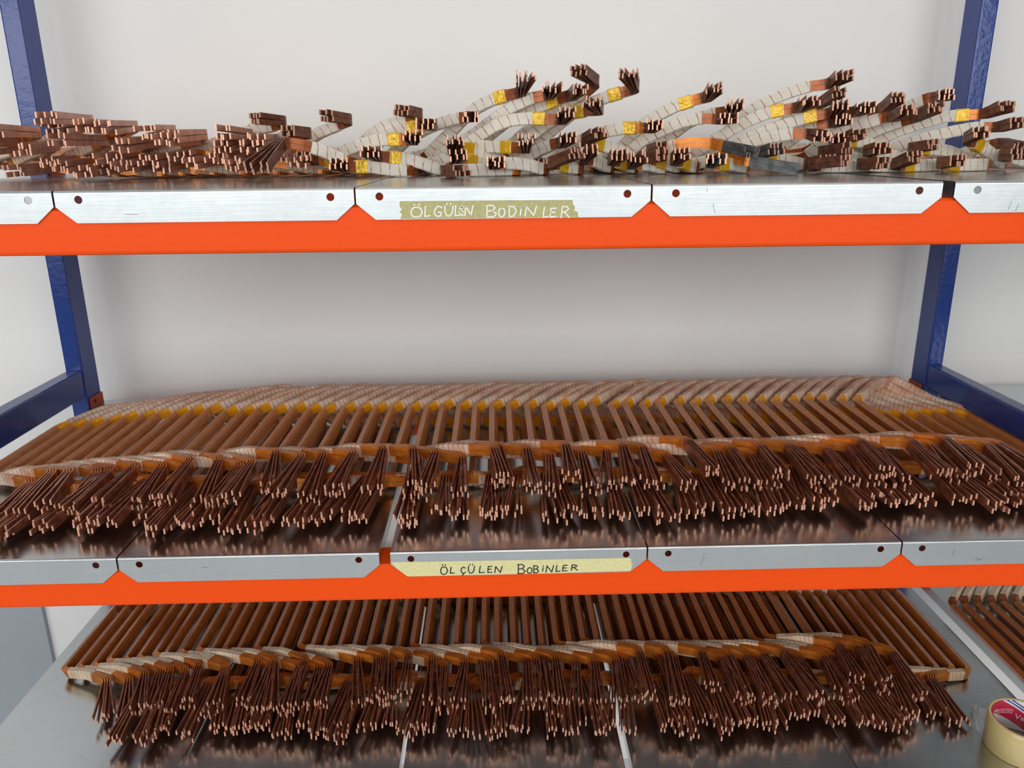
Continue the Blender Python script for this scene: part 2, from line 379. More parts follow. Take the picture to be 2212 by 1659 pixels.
def fine_path(ctrl):
    """rounded polyline; returns points, H directions, arc lengths and the arc length at each control point"""
    P = [np.array(c[0], float) for c in ctrl]; Hs = [np.array(c[2], float) for c in ctrl]; out = [P[0]]; Ho = [Hs[0]]; mark = [0]
    for k in range(1, len(P) - 1):
        a, b = P[k - 1] - P[k], P[k + 1] - P[k]; la, lb = np.linalg.norm(a), np.linalg.norm(b); a /= la; b /= lb
        turn = math.acos(max(-1, min(1, -float(a @ b)))); d = min(ctrl[k][1] * math.tan(turn / 2), .46 * la, .46 * lb)
        if d < 2e-4 or turn < .02: out.append(P[k]); Ho.append(Hs[k]); mark.append(len(out) - 1); continue
        p0, p1 = P[k] + a * d, P[k] + b * d; m_ = 7 if turn > .9 else (5 if turn > .35 else 3); i0 = len(out)
        # cosine of the half opening decides how far a circular arc stays from the corner
        wq = math.cos(turn / 2)
        for q in range(m_):
            t = q / (m_ - 1); w0, w1, w2 = (1 - t) ** 2, 2 * t * (1 - t) * wq, t * t; ws = w0 + w1 + w2
            out.append((p0 * w0 + P[k] * w1 + p1 * w2) / ws); Ho.append(Hs[k])
        mark.append(i0 + m_ // 2)
    out.append(P[-1]); Ho.append(Hs[-1]); mark.append(len(out) - 1)
    out = np.array(out); Ho = np.array(Ho); S = np.concatenate([[0], np.cumsum(np.linalg.norm(np.diff(out, axis=0), axis=1))])
    return out, Ho, S, S[mark]
def unit(a): return a / np.maximum(np.linalg.norm(a, axis=-1, keepdims=True), 1e-9)
def frames(P, H):
    d = unit(np.diff(P, axis=0)); T = np.vstack([d[:1], unit(d[:-1] + d[1:]), d[-1:]])
    N = unit(np.cross(T, H)); return T, N, np.cross(N, T)
def build_coil(origin, label, group, ctrl, spec, look, rng, fan=(.005, .005), drop=(0, 0), jit=.002, zmin=None, tapes=(), ends=('A', 'B')):
    t = empty('copper_coil', origin, label, 'coil', group); O = np.array(origin)
    P0, H0, S0, mk = fine_path(ctrl); tot = S0[-1]
    cuts = sorted((max(0., min(tot, mk[i] + o)), ty) for i, o, ty in spec)
    th = [c[0] for c in cuts]
    ss = [S0, np.array(th)]
    for (a, ty), b in zip(cuts, th[1:] + [tot]):
        if ty == 'cloth' and b - a > .006: ss.append(np.linspace(a, b, int((b - a) / .0075) + 2))
    for a, b in ((0, mk[1]), (mk[-2], tot)): ss.append(np.linspace(a, b, 5))
    S = np.unique(np.round(np.concatenate(ss), 5))
    S = S[np.concatenate([[True], np.diff(S) > 2e-4])]
    ip = lambda A: np.stack([np.interp(S, S0, A[:, c]) for c in range(3)], 1)
    P, H = ip(P0), unit(ip(H0)); T, N, H = frames(P, H)
    ty = [cuts[max(0, np.searchsorted(th, (a + b) / 2, 'right') - 1)][1] for a, b in zip(S[:-1], S[1:])]
    per = np.array([0, TT, TT + HH, 2 * TT + HH])
    wA = np.clip(1 - S / max(mk[1] - .003, 1e-4), 0, 1) ** 1.25; wB = np.clip((S - mk[-2] - .003) / max(tot - mk[-2] - .003, 1e-4), 0, 1) ** 1.25
    names = {'tip': 'tip', 'bare': look['bare'], 'film': look['film'], 'mica': look['mica'], 'kapton': look['kapton'], 'cloth': look['film'], 'tin': 'tin'}
    seg = [MI[names[x]] for x in ty]
    opn = 1 + .5 * np.maximum(np.clip((mk[1] + .030 - S) / .030, 0, 1), np.clip((S - mk[-2] + .030) / .030, 0, 1))[:, None]
    for i, j in STR:
        Q = P + N * ((i - 1.5) * TL) * opn + H * ((j - .5) * HL)
        for e, w, n in ((0, wA, 0), (1, wB, -1)):
            lat = (i - 1.5) * fan[e] + rng.gauss(0, jit); ln = rng.gauss(0, jit * 1.6); hz = rng.gauss(0, jit * .5) - drop[e] * (1 - j)
            dl = N[n] * lat + np.array((0, 0, 1.)) * hz + T[n] * ln
            Q = Q + w[:, None] * dl
        V = np.stack([Q + N * (a * TT / 2) + H * (b * HH / 2) for a, b in ((-1, -1), (1, -1), (1, 1), (-1, 1))], 1)
        V[:, :, 2] = np.maximum(V[:, :, 2], zmin + .0003 + .0002 * j)
        o = bpy.data.objects.new('copper_strip', tube_mesh('copper_strip', V - O, S, per, seg, [M[x] for x in STRIP_M])); COL.objects.link(o); o.parent = t
    # sleeves of cloth over the bundle
    def sleeve(name, a, b, mat, grow, wob):
        s = np.unique(np.concatenate([S[(S > a + 1e-4) & (S < b - 1e-4)], [a, b]])); q = np.stack([np.interp(s, S, P[:, c]) for c in range(3)], 1)
        h = np.stack([np.interp(s, S, H[:, c]) for c in range(3)], 1); Tq, Nq, Hq = frames(q, h)
        ax, bx, c = 2 * TL + grow, HL + grow, .0014
        pr = [(-ax + c, -bx), (ax - c, -bx), (ax, -bx + c), (ax, bx - c), (ax - c, bx), (-ax + c, bx), (-ax, bx - c), (-ax, -bx + c)]
        g = 1 + np.array([rng.uniform(-wob, wob) for _ in s])[:, None]
        V = np.stack([q + (Nq * x + Hq * y) * g for x, y in pr], 1); V[:, :, 2] = np.maximum(V[:, :, 2], zmin + .0001)
        pv = np.concatenate([[0], np.cumsum([math.dist(pr[k], pr[(k + 1) % 8]) for k in range(8)])])
        o = bpy.data.objects.new(name, tube_mesh(name, V - O, s + rng.random() * .05, pv, None, [mat], False)); COL.objects.link(o); o.parent = t; return o
    for (a, ty_), b in zip(cuts, th[1:] + [tot]):
        if ty_ == 'cloth' and b - a > .006: sleeve('cloth_wrap', a, b, look['cloth'], .0009, .012)
    for i, o0, o1 in tapes: sleeve('film_tape', mk[i] + min(o0, o1), mk[i] + max(o0, o1), M['yellow'], .0016, .03)
    return t
LOOK_M = dict(bare='bare', film='film', mica='mica', kapton='kapton', cloth=M['cloth_m'])
LOOK_B = dict(bare='bare', film='film', mica='mica_b', kapton='film_dk', cloth=M['cloth_b'])
LOOK_L = dict(bare='lead_up', film='film', mica='mica', kapton='kapton', cloth=M['cloth_m'])
LOOK_U = dict(bare='stub', film='film_dk', mica='mica', kapton='film_dk', cloth=M['cloth_u'])
LOOK_O = dict(bare='stub', film='film', mica='mica', kapton='film', cloth=M['cloth_u'])
LOOK_T = dict(bare='tin', film='film', mica='mica', kapton='film', cloth=M['cloth_u'])
TIPZ = .0013
def row_spec(fl): return [(0, 0, 'tip'), (0, TIPZ, 'bare'), (1, -.010, 'film'), (1, fl, 'cloth'), (3, -.012, 'film'), (3, .008, 'mica'), (4, -.007, 'kapton'), (4, .017, 'cloth'),
            (8, -.017, 'kapton'), (8, .007, 'mica'), (9, -.008, 'film'), (9, .012, 'cloth'), (11, -fl, 'film'), (11, .010, 'bare'), (12, -TIPZ, 'tip')]
TH = math.radians(26); HLEFT = (-math.sin(TH), 0, math.cos(TH)); HRIGHT = (math.sin(TH * .5), 0, math.cos(TH * .5)); UPV = (0, 0, 1)
def row_coil(x, zs, p, label, group, look, rng, fan=(.0046, .0046), jit=.0022):
    """a diamond coil lying on the shelf: left leg in the upper layer, right leg in the lower one, leads towards the front"""
    x += rng.uniform(-.0025, .0025); S = p['span']; dy = rng.uniform(-.009, .009); li = p.get('lift', 0) + rng.uniform(-.003, .004)
    yf, yr, ybr = p['yf'] + dy, p['yr'] + dy, p['yfr'] + dy; zu, zd = zs + p['zu'], zs + p['zd']
    lead = p['lead'] * rng.uniform(.88, 1.12); lead2 = p['lead2'] * rng.uniform(.85, 1.12)
    sx, sx2 = rng.uniform(-.012, .012) + p.get('sx', 0), rng.uniform(-.014, .014) + p.get('sx', 0)
    zb = zu + .007 + li; bx, bx2 = rng.uniform(-.012, .014), rng.uniform(-.012, .012) + p.get('bx2', 0); zl = zd + .003 + p.get('lift2', 0)
    C = [((x + .098 + bx + sx, yf - .038 - lead, max(zs + .009, zb - p['sag'] + rng.uniform(-.005, .005))), 0, UPV),
         ((x + .096 + bx, yf - .038, zb), .0165, UPV),
         ((x + .045, yf - .014, zu + .005 + li * .6), .05, UPV),
         ((x, yf, zu), .014, HLEFT), ((x, yr, zu), p.get('rk', .013), HLEFT),
         ((x + .055, yr + .056, zu + .013), .07, UPV), ((x + S / 2, yr + .088, zu + .010), .009, UPV), ((x + S / 2 + .055, yr + .048, zd + .006), .07, UPV),
         ((x + S, yr - .008, zd), .013, HRIGHT), ((x + S, ybr, zd), .014, HRIGHT),
         ((x + S - .042, ybr - .006, (zd + zl) / 2), .05, UPV),
         ((x + S - .078 - bx2, ybr - .012, zl), .0165, UPV),
         ((x + S - .082 - bx2 + sx2, ybr - .012 - lead2, max(zs + .0085, zl - .003)), 0, UPV)]
    return build_coil((x + S / 2, yr, zs), label, group, C, row_spec(p.get('film', .03)), look, rng, fan=(fan[0] * rng.uniform(.6, 1.3), fan[1] * rng.uniform(.6, 1.4)), drop=(.002, .0), jit=jit, zmin=zs)
R = random.Random(7)
NB = 53
for k in range(NB):
    u = k / (NB - 1); a = min(1, k / 9)
    lab = 'brown varnished copper coil, %s from the left in the row on the lower shelf' % ordinal(k + 1)
    if k == 0: lab = 'leftmost brown varnished copper coil of the lower shelf, on bare galvanised steel'
    if k == NB - 1: lab = 'rightmost brown varnished copper coil in the row on the lower shelf'
    row_coil(-.549 + k * .0229, Z3, dict(span=.226, yf=.262 - .004 * u, yr=.44, yfr=.222 - .026 * u, zu=.013 + .021 * a, zd=.0095, lead=.078 + .016 * min(1, 4 * u), lead2=.112 - .01 * u if k < NB - 2 else .088, sag=.004, lift2=R.uniform(.008, .019) if k < NB - 2 else .003, sx=.016 * (1 - min(1, 3 * u)), lift=R.choice((0, 0, .003, .008)), film=.032), lab, 'coils on the lower shelf', LOOK_B, R, fan=(.0032, .0040))
NM = 49
for k in range(NM):
    u = k / (NM - 1); a = min(1, k / 8)
    lab = 'copper coil with pinkish cloth arms, %s from the left in the middle shelf row' % ordinal(k + 1)
    if k == 0: lab = 'leftmost copper coil of the middle shelf row, beside the left blue side rail'
    if k == NM - 1: lab = 'rightmost copper coil of the middle shelf row, nearest the right blue upright'
    row_coil(-.580 + k * .0275, Z2, dict(bx2=.012, span=.214, yf=.213 + .018 * u, yr=.418, yfr=.178 + .008 * u, zu=.012 + .022 * a, zd=.0095, lead=.094, lead2=.122 - .012 * u, sag=.008, lift2=R.uniform(.004, .011), film=.034, lift=R.choice((0, 0, .003, .006, .012))), lab, 'coils on the middle shelf', LOOK_M, R, fan=(.0036, .0048))
NL = 17
for k in range(NL):
    lab = 'copper coil with long straight leads, %s from the left in the upper shelf pile' % ordinal(k + 1)
    if k == 0: lab = 'leftmost copper coil of the upper shelf pile, with long straight leads'
    zz = (.030, .020, .034, .024, .046, .050, .030, .040, .042, .026, .038, .030, .036, .022, .034, .024, .026)[k]; z2_ = (.004, .014, .010, .002, .006, .018, .010, .016, .008, .020, .012, .018, .016, .010, .020, .012, .016)[k]
    row_coil(-.612 + k * .0225, Z1, dict(span=.228, yf=.362, yr=.50, yfr=.345, zu=.012 + zz * .45, zd=.0095, lead=.105, lead2=.085, sag=.002, lift=zz * .72, lift2=z2_, film=.03), lab, 'coils on the upper shelf', LOOK_L, R, fan=(.0042, .0045), jit=.0022)
NX = 6
for k in range(NX):
    row_coil(.936 + k * .0235, Z3, dict(rk=.022, span=.20, yf=.17, yr=.385, yfr=.17, zu=.016, zd=.0095, lead=.08, lead2=.08, sag=.006),
             '%s dark copper coil of the next bay, right of the right blue upright' % ('first', 'second', 'third', 'fourth', 'fifth', 'sixth')[k], 'coils in the next bay', LOOK_B, R)
for k in range(3):
    row_coil(.968 + k * .03, Z1, dict(span=.17, yf=.20, yr=.40, yfr=.18, zu=.026, zd=.0095, lead=.07, lead2=.07, sag=.006),
             '%s white-wrapped coil of the next bay, beyond the upper shelf heap' % ('first', 'second', 'third')[k], 'white-wrapped coils in the next bay', LOOK_U, R)
ARMS = [
 (([(-0.256,0.373,0.0414),(-0.2273,0.3605,0.0556),(-0.1954,0.348,0.0644),(-0.1639,0.3355,0.0688),(-0.143,0.323,0.0743)],(-0.1736,0.288,0.077),''),
  ([(-0.0503,0.286,0.0192),(-0.0725,0.276,0.0285),(-0.0881,0.266,0.0364),(-0.1065,0.256,0.0423),(-0.1292,0.246,0.0465)],(-0.144,0.171,0.0169),'h')),
 (([(-0.192,0.351,0.0238),(-0.1748,0.3385,0.0444),(-0.1463,0.326,0.0538),(-0.1216,0.3135,0.0559),(-0.108,0.301,0.0585)],(-0.127,0.266,0.0604),'y'),
  ([(-0.0458,0.33,0.009),(-0.0607,0.32,0.0168),(-0.0763,0.31,0.0227),(-0.09,0.3,0.0236),(-0.1035,0.29,0.0233)],(-0.1074,0.255,0.0285),'y')),
 (([(-0.1547,0.384,0.0197),(-0.1335,0.3715,0.0447),(-0.1058,0.359,0.0595),(-0.0732,0.3465,0.0707),(-0.0565,0.334,0.0763)],(-0.0841,0.299,0.0807),''),
  ([(0.0287,0.297,0.009),(0.017,0.289,0.009),(0.0014,0.281,0.0098),(-0.0251,0.273,0.0145),(-0.0434,0.265,0.0148),(-0.0565,0.257,0.0151)],(-0.0568,0.222,0.0205),'y')),
 (([(-0.0574,0.373,0.0351),(-0.0343,0.3605,0.0551),(-0.0123,0.348,0.0665),(0.0154,0.3355,0.0751),(0.0431,0.323,0.0817)],(0.0193,0.288,0.0858),''),
  ([(0.0811,0.319,0.009),(0.0638,0.311,0.009),(0.0439,0.303,0.0168),(0.0223,0.295,0.0238),(0.0027,0.287,0.0259),(-0.0147,0.279,0.0279)],(-0.0171,0.244,0.034),'y')),
 (([(-0.0986,0.34,0.0187),(-0.073,0.33,0.0317),(-0.0451,0.32,0.0413),(-0.0172,0.31,0.0483),(0.0211,0.3,0.049),(0.0333,0.29,0.0476)],(0.0357,0.255,0.0536),'y'),
  ([(0.1739,0.286,0.009),(0.1362,0.2727,0.009),(0.0995,0.2593,0.009),(0.0717,0.246,0.009)],(0.102,0.211,0.0096),'')),
 (([(-0.0426,0.362,0.0318),(-0.0201,0.3495,0.0474),(0.0015,0.337,0.0576),(0.0321,0.3245,0.0656),(0.0604,0.312,0.0674)],(0.0507,0.277,0.0689),'y'),
  ([(0.1491,0.319,0.009),(0.1299,0.309,0.0109),(0.1175,0.299,0.0173),(0.1053,0.289,0.0219),(0.0888,0.279,0.0222)],(0.0948,0.244,0.029),'y')),
 (([(0.0168,0.373,0.0504),(0.0517,0.3605,0.0663),(0.0723,0.348,0.072),(0.0925,0.3355,0.0769),(0.1152,0.323,0.0781)],(0.111,0.288,0.0763),''),
  ([(0.1689,0.33,0.009),(0.1494,0.322,0.0209),(0.1239,0.314,0.0305),(0.1114,0.306,0.0356),(0.0991,0.298,0.0357),(0.0837,0.29,0.0341)],(0.0919,0.255,0.0474),'y')),
 (([(0.0707,0.362,0.0498),(0.1063,0.352,0.0829),(0.1216,0.342,0.0921),(0.1378,0.332,0.0993),(0.16,0.322,0.1052),(0.1786,0.312,0.1074)],(0.1823,0.277,0.1255),'y'),
  ([(0.2137,0.297,0.009),(0.2024,0.289,0.009),(0.1913,0.281,0.0133),(0.1767,0.273,0.016),(0.1635,0.265,0.0175),(0.1389,0.257,0.0156)],(0.1431,0.222,0.0202),'')),
 (([(0.0914,0.329,0.032),(0.1195,0.3207,0.0404),(0.1362,0.3123,0.0384),(0.152,0.304,0.0376),(0.1613,0.2957,0.0375),(0.1754,0.2873,0.0368),(0.1832,0.279,0.0355)],(0.1824,0.244,0.0476),'y'),
  None),
 (([(0.0707,0.351,0.0308),(0.1196,0.341,0.0584),(0.1438,0.331,0.0757),(0.1693,0.321,0.0908),(0.1942,0.311,0.1007),(0.2167,0.301,0.1046)],(0.2178,0.266,0.1115),''),
  None),
 (([(0.0717,0.329,0.0216),(0.1198,0.3207,0.052),(0.1423,0.3123,0.0649),(0.165,0.304,0.0728),(0.1934,0.2957,0.0741),(0.214,0.2873,0.0731),(0.2306,0.279,0.0715)],(0.2359,0.244,0.0799),'y'),
  None),
 (([(0.1824,0.34,0.0204),(0.2044,0.3233,0.0328),(0.2224,0.3067,0.0406),(0.2337,0.29,0.0428)],(0.2391,0.255,0.0495),''),
  None),
 (([(0.1842,0.384,0.0554),(0.2171,0.3715,0.0802),(0.249,0.359,0.0981),(0.2703,0.3465,0.1094),(0.2839,0.334,0.1228)],(0.2539,0.299,0.1354),''),
  ([(0.2601,0.297,0.009),(0.2441,0.2837,0.0103),(0.2261,0.2703,0.0144),(0.2146,0.257,0.0166)],(0.2456,0.222,0.03),'y')),
 (([(0.137,0.362,0.0555),(0.1701,0.352,0.0793),(0.1957,0.342,0.0879),(0.2144,0.332,0.0933),(0.2334,0.322,0.101),(0.2476,0.312,0.1039)],(0.2544,0.277,0.1097),'y'),
  ([(0.3454,0.33,0.0145),(0.3204,0.32,0.0286),(0.2962,0.31,0.0362),(0.2788,0.3,0.0412),(0.2618,0.29,0.0455)],(0.2801,0.255,0.0543),'y')),
 (([(0.1895,0.351,0.0486),(0.2214,0.3385,0.0716),(0.2492,0.326,0.0819),(0.2638,0.3135,0.0837),(0.2855,0.301,0.0841)],(0.2704,0.266,0.0936),'y'),
  ([(0.3068,0.319,0.009),(0.293,0.3057,0.0118),(0.2783,0.2923,0.0189),(0.2598,0.279,0.0205)],(0.2646,0.244,0.0354),'')),
 (([(0.1972,0.373,0.0359),(0.23,0.3647,0.0642),(0.2555,0.3563,0.0837),(0.283,0.348,0.0972),(0.3025,0.3397,0.1039),(0.3229,0.3313,0.1092),(0.3366,0.323,0.1133)],(0.3182,0.288,0.1294),'y'),
  ([(0.3387,0.308,0.009),(0.3233,0.2947,0.0105),(0.3114,0.2813,0.017),(0.2969,0.268,0.0197)],(0.3023,0.233,0.0271),'y')),
 (([(0.2414,0.34,0.0292),(0.2663,0.33,0.0477),(0.2977,0.32,0.0571),(0.321,0.31,0.0609),(0.3414,0.3,0.0611),(0.3521,0.29,0.0602)],(0.3523,0.255,0.0645),'y'),
  ([(0.3783,0.297,0.009),(0.3625,0.2837,0.0092),(0.3471,0.2703,0.0138),(0.3212,0.257,0.0143)],(0.3249,0.222,0.0247),'')),
 (([(0.3254,0.373,0.0347),(0.356,0.363,0.0674),(0.378,0.353,0.0807),(0.3976,0.343,0.0905),(0.4201,0.333,0.0977),(0.4347,0.323,0.1007)],(0.4371,0.288,0.1108),'y'),
  ([(0.4001,0.308,0.009),(0.387,0.2947,0.0099),(0.3648,0.2813,0.0164),(0.3433,0.268,0.021)],(0.358,0.233,0.0265),'y')),
 (([(0.3354,0.351,0.0283),(0.3563,0.3427,0.0482),(0.381,0.3343,0.059),(0.402,0.326,0.0685),(0.4229,0.3177,0.0729),(0.4412,0.3093,0.0718),(0.4516,0.301,0.0709)],(0.4502,0.266,0.0715),'o'),
  ([(0.4247,0.33,0.009),(0.4012,0.3167,0.0186),(0.3786,0.3033,0.0251),(0.3502,0.29,0.0309)],(0.3652,0.255,0.0368),'')),
 (([(0.3925,0.373,0.0469),(0.4209,0.3563,0.0704),(0.4521,0.3397,0.0807),(0.4699,0.323,0.0823)],(0.464,0.288,0.0903),''),
  ([(0.4199,0.297,0.009),(0.4066,0.2837,0.0099),(0.3937,0.2703,0.0163),(0.3787,0.257,0.0191)],(0.3811,0.222,0.0281),'y')),
 (([(0.3517,0.296,0.0212),(0.3824,0.2835,0.0384),(0.408,0.271,0.0411),(0.4325,0.2585,0.0396),(0.4359,0.246,0.0372)],(0.4706,0.216,0.029),'t'),
  ([(0.4875,0.286,0.009),(0.4742,0.276,0.009),(0.4587,0.266,0.0134),(0.4398,0.256,0.0132),(0.4233,0.246,0.0165)],(0.4225,0.211,0.021),'y')),
 (([(0.4411,0.296,0.0185),(0.4488,0.2793,0.0229),(0.4626,0.2627,0.0229),(0.4702,0.246,0.0183)],(0.5304,0.216,0.006),'t'),
  ([(0.584,0.33,0.009),(0.5658,0.32,0.0125),(0.5421,0.31,0.0173),(0.5188,0.3,0.022),(0.4992,0.29,0.0253)],(0.5137,0.255,0.0319),'y')),
 (([(0.4352,0.351,0.0305),(0.4585,0.3427,0.0473),(0.4813,0.3343,0.0612),(0.507,0.326,0.0743),(0.5262,0.3177,0.081),(0.5484,0.3093,0.0847),(0.5567,0.301,0.0854)],(0.5555,0.266,0.0924),'y'),
  None),
 (([(0.4628,0.329,0.0241),(0.4851,0.319,0.0363),(0.5071,0.309,0.044),(0.5289,0.299,0.0486),(0.5472,0.289,0.0513),(0.5655,0.279,0.0509)],(0.5684,0.244,0.0475),''),
  ([(0.6479,0.308,0.009),(0.6248,0.2947,0.009),(0.5962,0.2813,0.009),(0.5575,0.268,0.013)],(0.575,0.233,0.0181),'')),
 (([(0.5486,0.395,0.0523),(0.5686,0.3783,0.0698),(0.588,0.3617,0.083),(0.6035,0.345,0.0932)],(0.6127,0.31,0.1056),''),
  None),
 (([(0.4723,0.34,0.027),(0.4889,0.3329,0.0413),(0.5119,0.3257,0.0528),(0.5334,0.3186,0.061),(0.559,0.3114,0.0691),(0.5781,0.3043,0.0747),(0.5921,0.2971,0.0767),(0.5984,0.29,0.0781)],(0.5924,0.255,0.087),'y'),
  ([(0.6808,0.341,0.0123),(0.6528,0.3277,0.0285),(0.6295,0.3143,0.0368),(0.6062,0.301,0.0382)],(0.6025,0.266,0.0451),'')),
 (([(0.499,0.362,0.0266),(0.5213,0.352,0.0437),(0.55,0.342,0.0558),(0.5722,0.332,0.061),(0.5927,0.322,0.0636),(0.6091,0.312,0.0657)],(0.6082,0.277,0.0693),''),
  ([(0.6853,0.319,0.009),(0.6592,0.309,0.0131),(0.6279,0.299,0.0209),(0.5974,0.289,0.0262),(0.5804,0.279,0.0276)],(0.6036,0.244,0.0322),'')),
 (([(0.4705,0.384,0.0398),(0.4872,0.3769,0.0641),(0.5104,0.3697,0.084),(0.5337,0.3626,0.0972),(0.56,0.3554,0.1077),(0.5861,0.3483,0.1156),(0.5995,0.3411,0.1162),(0.6093,0.334,0.118)],(0.6131,0.299,0.1264),'o'),
  ([(0.6572,0.286,0.009),(0.6312,0.2727,0.009),(0.5934,0.2593,0.009),(0.5516,0.246,0.0117)],(0.5873,0.211,0.0172),'')),
 (([(0.5949,0.373,0.0579),(0.6138,0.3563,0.0713),(0.6325,0.3397,0.0786),(0.6445,0.323,0.0803)],(0.6426,0.288,0.0847),''),
  ([(0.7089,0.33,0.0122),(0.6821,0.32,0.0283),(0.6565,0.31,0.039),(0.6324,0.3,0.041),(0.6046,0.29,0.0394)],(0.623,0.255,0.0501),'y')),
 (([(0.6407,0.384,0.0545),(0.6653,0.3673,0.0731),(0.677,0.3507,0.0793),(0.685,0.334,0.0835)],(0.6898,0.299,0.0972),''),
  ([(0.7449,0.319,0.009),(0.7181,0.309,0.0125),(0.6925,0.299,0.0203),(0.6678,0.289,0.0243),(0.6435,0.279,0.0282)],(0.6489,0.244,0.0318),'')),
 (([(0.6212,0.351,0.0446),(0.6474,0.3385,0.0586),(0.6651,0.326,0.0662),(0.683,0.3135,0.0723),(0.6865,0.301,0.0725)],(0.6891,0.266,0.0799),''),
  ([(0.7022,0.286,0.009),(0.682,0.2727,0.009),(0.656,0.2593,0.009),(0.6198,0.246,0.0122)],(0.6353,0.211,0.0139),'')),
 (([(0.6731,0.362,0.0443),(0.6938,0.3453,0.0584),(0.7141,0.3287,0.0671),(0.7242,0.312,0.0725)],(0.7304,0.277,0.0835),''),
  ([(0.763,0.297,0.009),(0.7384,0.2837,0.009),(0.7116,0.2703,0.009),(0.6729,0.257,0.0103)],(0.6823,0.222,0.0212),'y')),
 (([(0.7075,0.384,0.0701),(0.7333,0.3715,0.0853),(0.7485,0.359,0.094),(0.7584,0.3465,0.0988),(0.7614,0.334,0.0987)],(0.7552,0.299,0.1003),''),
  ([(0.8302,0.33,0.009),(0.8022,0.32,0.0178),(0.7687,0.31,0.0275),(0.7369,0.3,0.0297),(0.7077,0.29,0.0306)],(0.7241,0.255,0.0363),'y')),
 (([(0.6995,0.373,0.0377),(0.7273,0.3647,0.0547),(0.7573,0.3563,0.065),(0.783,0.348,0.0733),(0.8046,0.3397,0.0747),(0.8213,0.3313,0.0755),(0.8272,0.323,0.0763)],(0.8347,0.288,0.0849),'y'),
  ([(0.8182,0.286,0.009),(0.8031,0.276,0.009),(0.7849,0.266,0.009),(0.7568,0.256,0.0095),(0.7277,0.246,0.0123)],(0.7335,0.211,0.0157),'y')),
 (([(0.6979,0.351,0.0216),(0.7255,0.3427,0.0354),(0.7545,0.3343,0.0445),(0.785,0.326,0.0528),(0.8147,0.3177,0.0579),(0.8318,0.3093,0.0576),(0.8362,0.301,0.0579)],(0.8388,0.266,0.0629),''),
  ([(0.8563,0.308,0.009),(0.8426,0.298,0.0102),(0.8199,0.288,0.0228),(0.7966,0.278,0.0339),(0.7728,0.268,0.043)],(0.7702,0.233,0.0512),'y')),
 (([(0.8005,0.34,0.0175),(0.822,0.3233,0.0301),(0.8372,0.3067,0.0349),(0.8362,0.29,0.0366)],(0.8401,0.255,0.03),''),
  ([(0.9028,0.297,0.009),(0.8795,0.2837,0.009),(0.8497,0.2703,0.0149),(0.8167,0.257,0.0213)],(0.8197,0.222,0.0228),'')),
]
def loose_coil(n, U, L, rng):
    """a coil of the heap on the upper shelf: its two cloth-wrapped arms end in short stubs that face the front"""
    up_, ut, uf = U; z0 = Z1
    if L is None:
        x1 = up_[0][0] + .20; lp = [(x1, up_[0][1] + .03, .0095), (x1 - .04, up_[0][1] + .045, .012), (x1 - .08, up_[0][1] + .05, .016)]; lt = (x1 - .085, up_[0][1], .014); lf = ''
    else: lp, lt, lf = L
    sx, sy, sz = up_[0]
    knee = (sx - .030, sy + .012, max(.011, sz - .026)); rear = (knee[0] - .004, .535 + rng.uniform(-.02, .01), max(.012, knee[2] * .7))
    lk = lp[0]; rb = (lk[0] + .004, rear[1] - .01, .0095); nose = ((rear[0] + rb[0]) / 2, min(.585, rear[1] + .06), rear[2] + .012)
    C = [(ut, 0, UPV), (up_[-1], .009, UPV)]
    for q in up_[-2::-1]: C.append((q, .06, UPV))
    iu = len(C); C.append((knee, .011, HLEFT)); C.append((rear, .013, HLEFT))
    C.append(((rear[0] * .55 + nose[0] * .45, rear[1] + .045, nose[2] + .002), .06, UPV)); C.append((nose, .009, UPV)); C.append(((rb[0] * .55 + nose[0] * .45, rb[1] + .035, .013), .06, UPV))
    ir = len(C); C.append((rb, .013, HRIGHT)); C.append((lk, .011, HRIGHT))
    for q in lp[1:-1]: C.append((q, .06, UPV))
    ib = len(C); C.append((lp[-1], .009 if lf != 'h' else .014, UPV)); C.append((lt, 0, UPV))
    fl = .020 if uf == 'o' else (.058 if uf == 't' else .014)
    sp = [(0, 0, 'tip' if uf != 't' else 'tin'), (0, TIPZ, 'bare' if uf != 't' else 'tin'), (1, .007 if uf != 't' else -.006, 'film'), (1, .007 + fl, 'cloth'), (iu, .006 - .012, 'film'), (iu, .008, 'mica'), (iu + 1, -.013, 'kapton'), (iu + 1, .018, 'cloth'),
          (ir, -.02, 'kapton'), (ir, .012, 'mica'), (ir + 1, -.006, 'film'), (ir + 1, .010, 'cloth'), (ib, -.015 if lf != 'h' else -.034, 'film'), (ib, -.006 if lf != 'h' else .004, 'bare'), (ib + 1, -TIPZ, 'tip')]
    tapes = []
    if uf == 'y': tapes.append((1, .0072 + fl, .024 + fl))
    if lf == 'y': tapes.append((ib, -.031, -.0155))
    look = LOOK_O if uf in 'oy' and uf and rng.random() < .7 or uf == 't' else LOOK_U
    if uf == 't': look = dict(LOOK_O, bare='tin')
    what = {'y': 'yellow film band', 'o': 'orange film end', 't': 'grey tinned strip ends', '': 'bare white arm'}[uf]
    lab = 'copper coil with %s, %s from left in the upper shelf heap' % (what, ordinal(n + 1))
    return build_coil((nose[0], sy, z0), lab, 'coils on the upper shelf', C, sp, look, rng, fan=(rng.uniform(.0028, .0044) if uf != 't' else .006, rng.uniform(.0028, .0044) if lf != 'h' else .0075), drop=(0, 0), jit=.0013, zmin=z0, tapes=tapes)
R = random.Random(21)
for n, (U, L) in enumerate(ARMS): loose_coil(n, U, L, R)

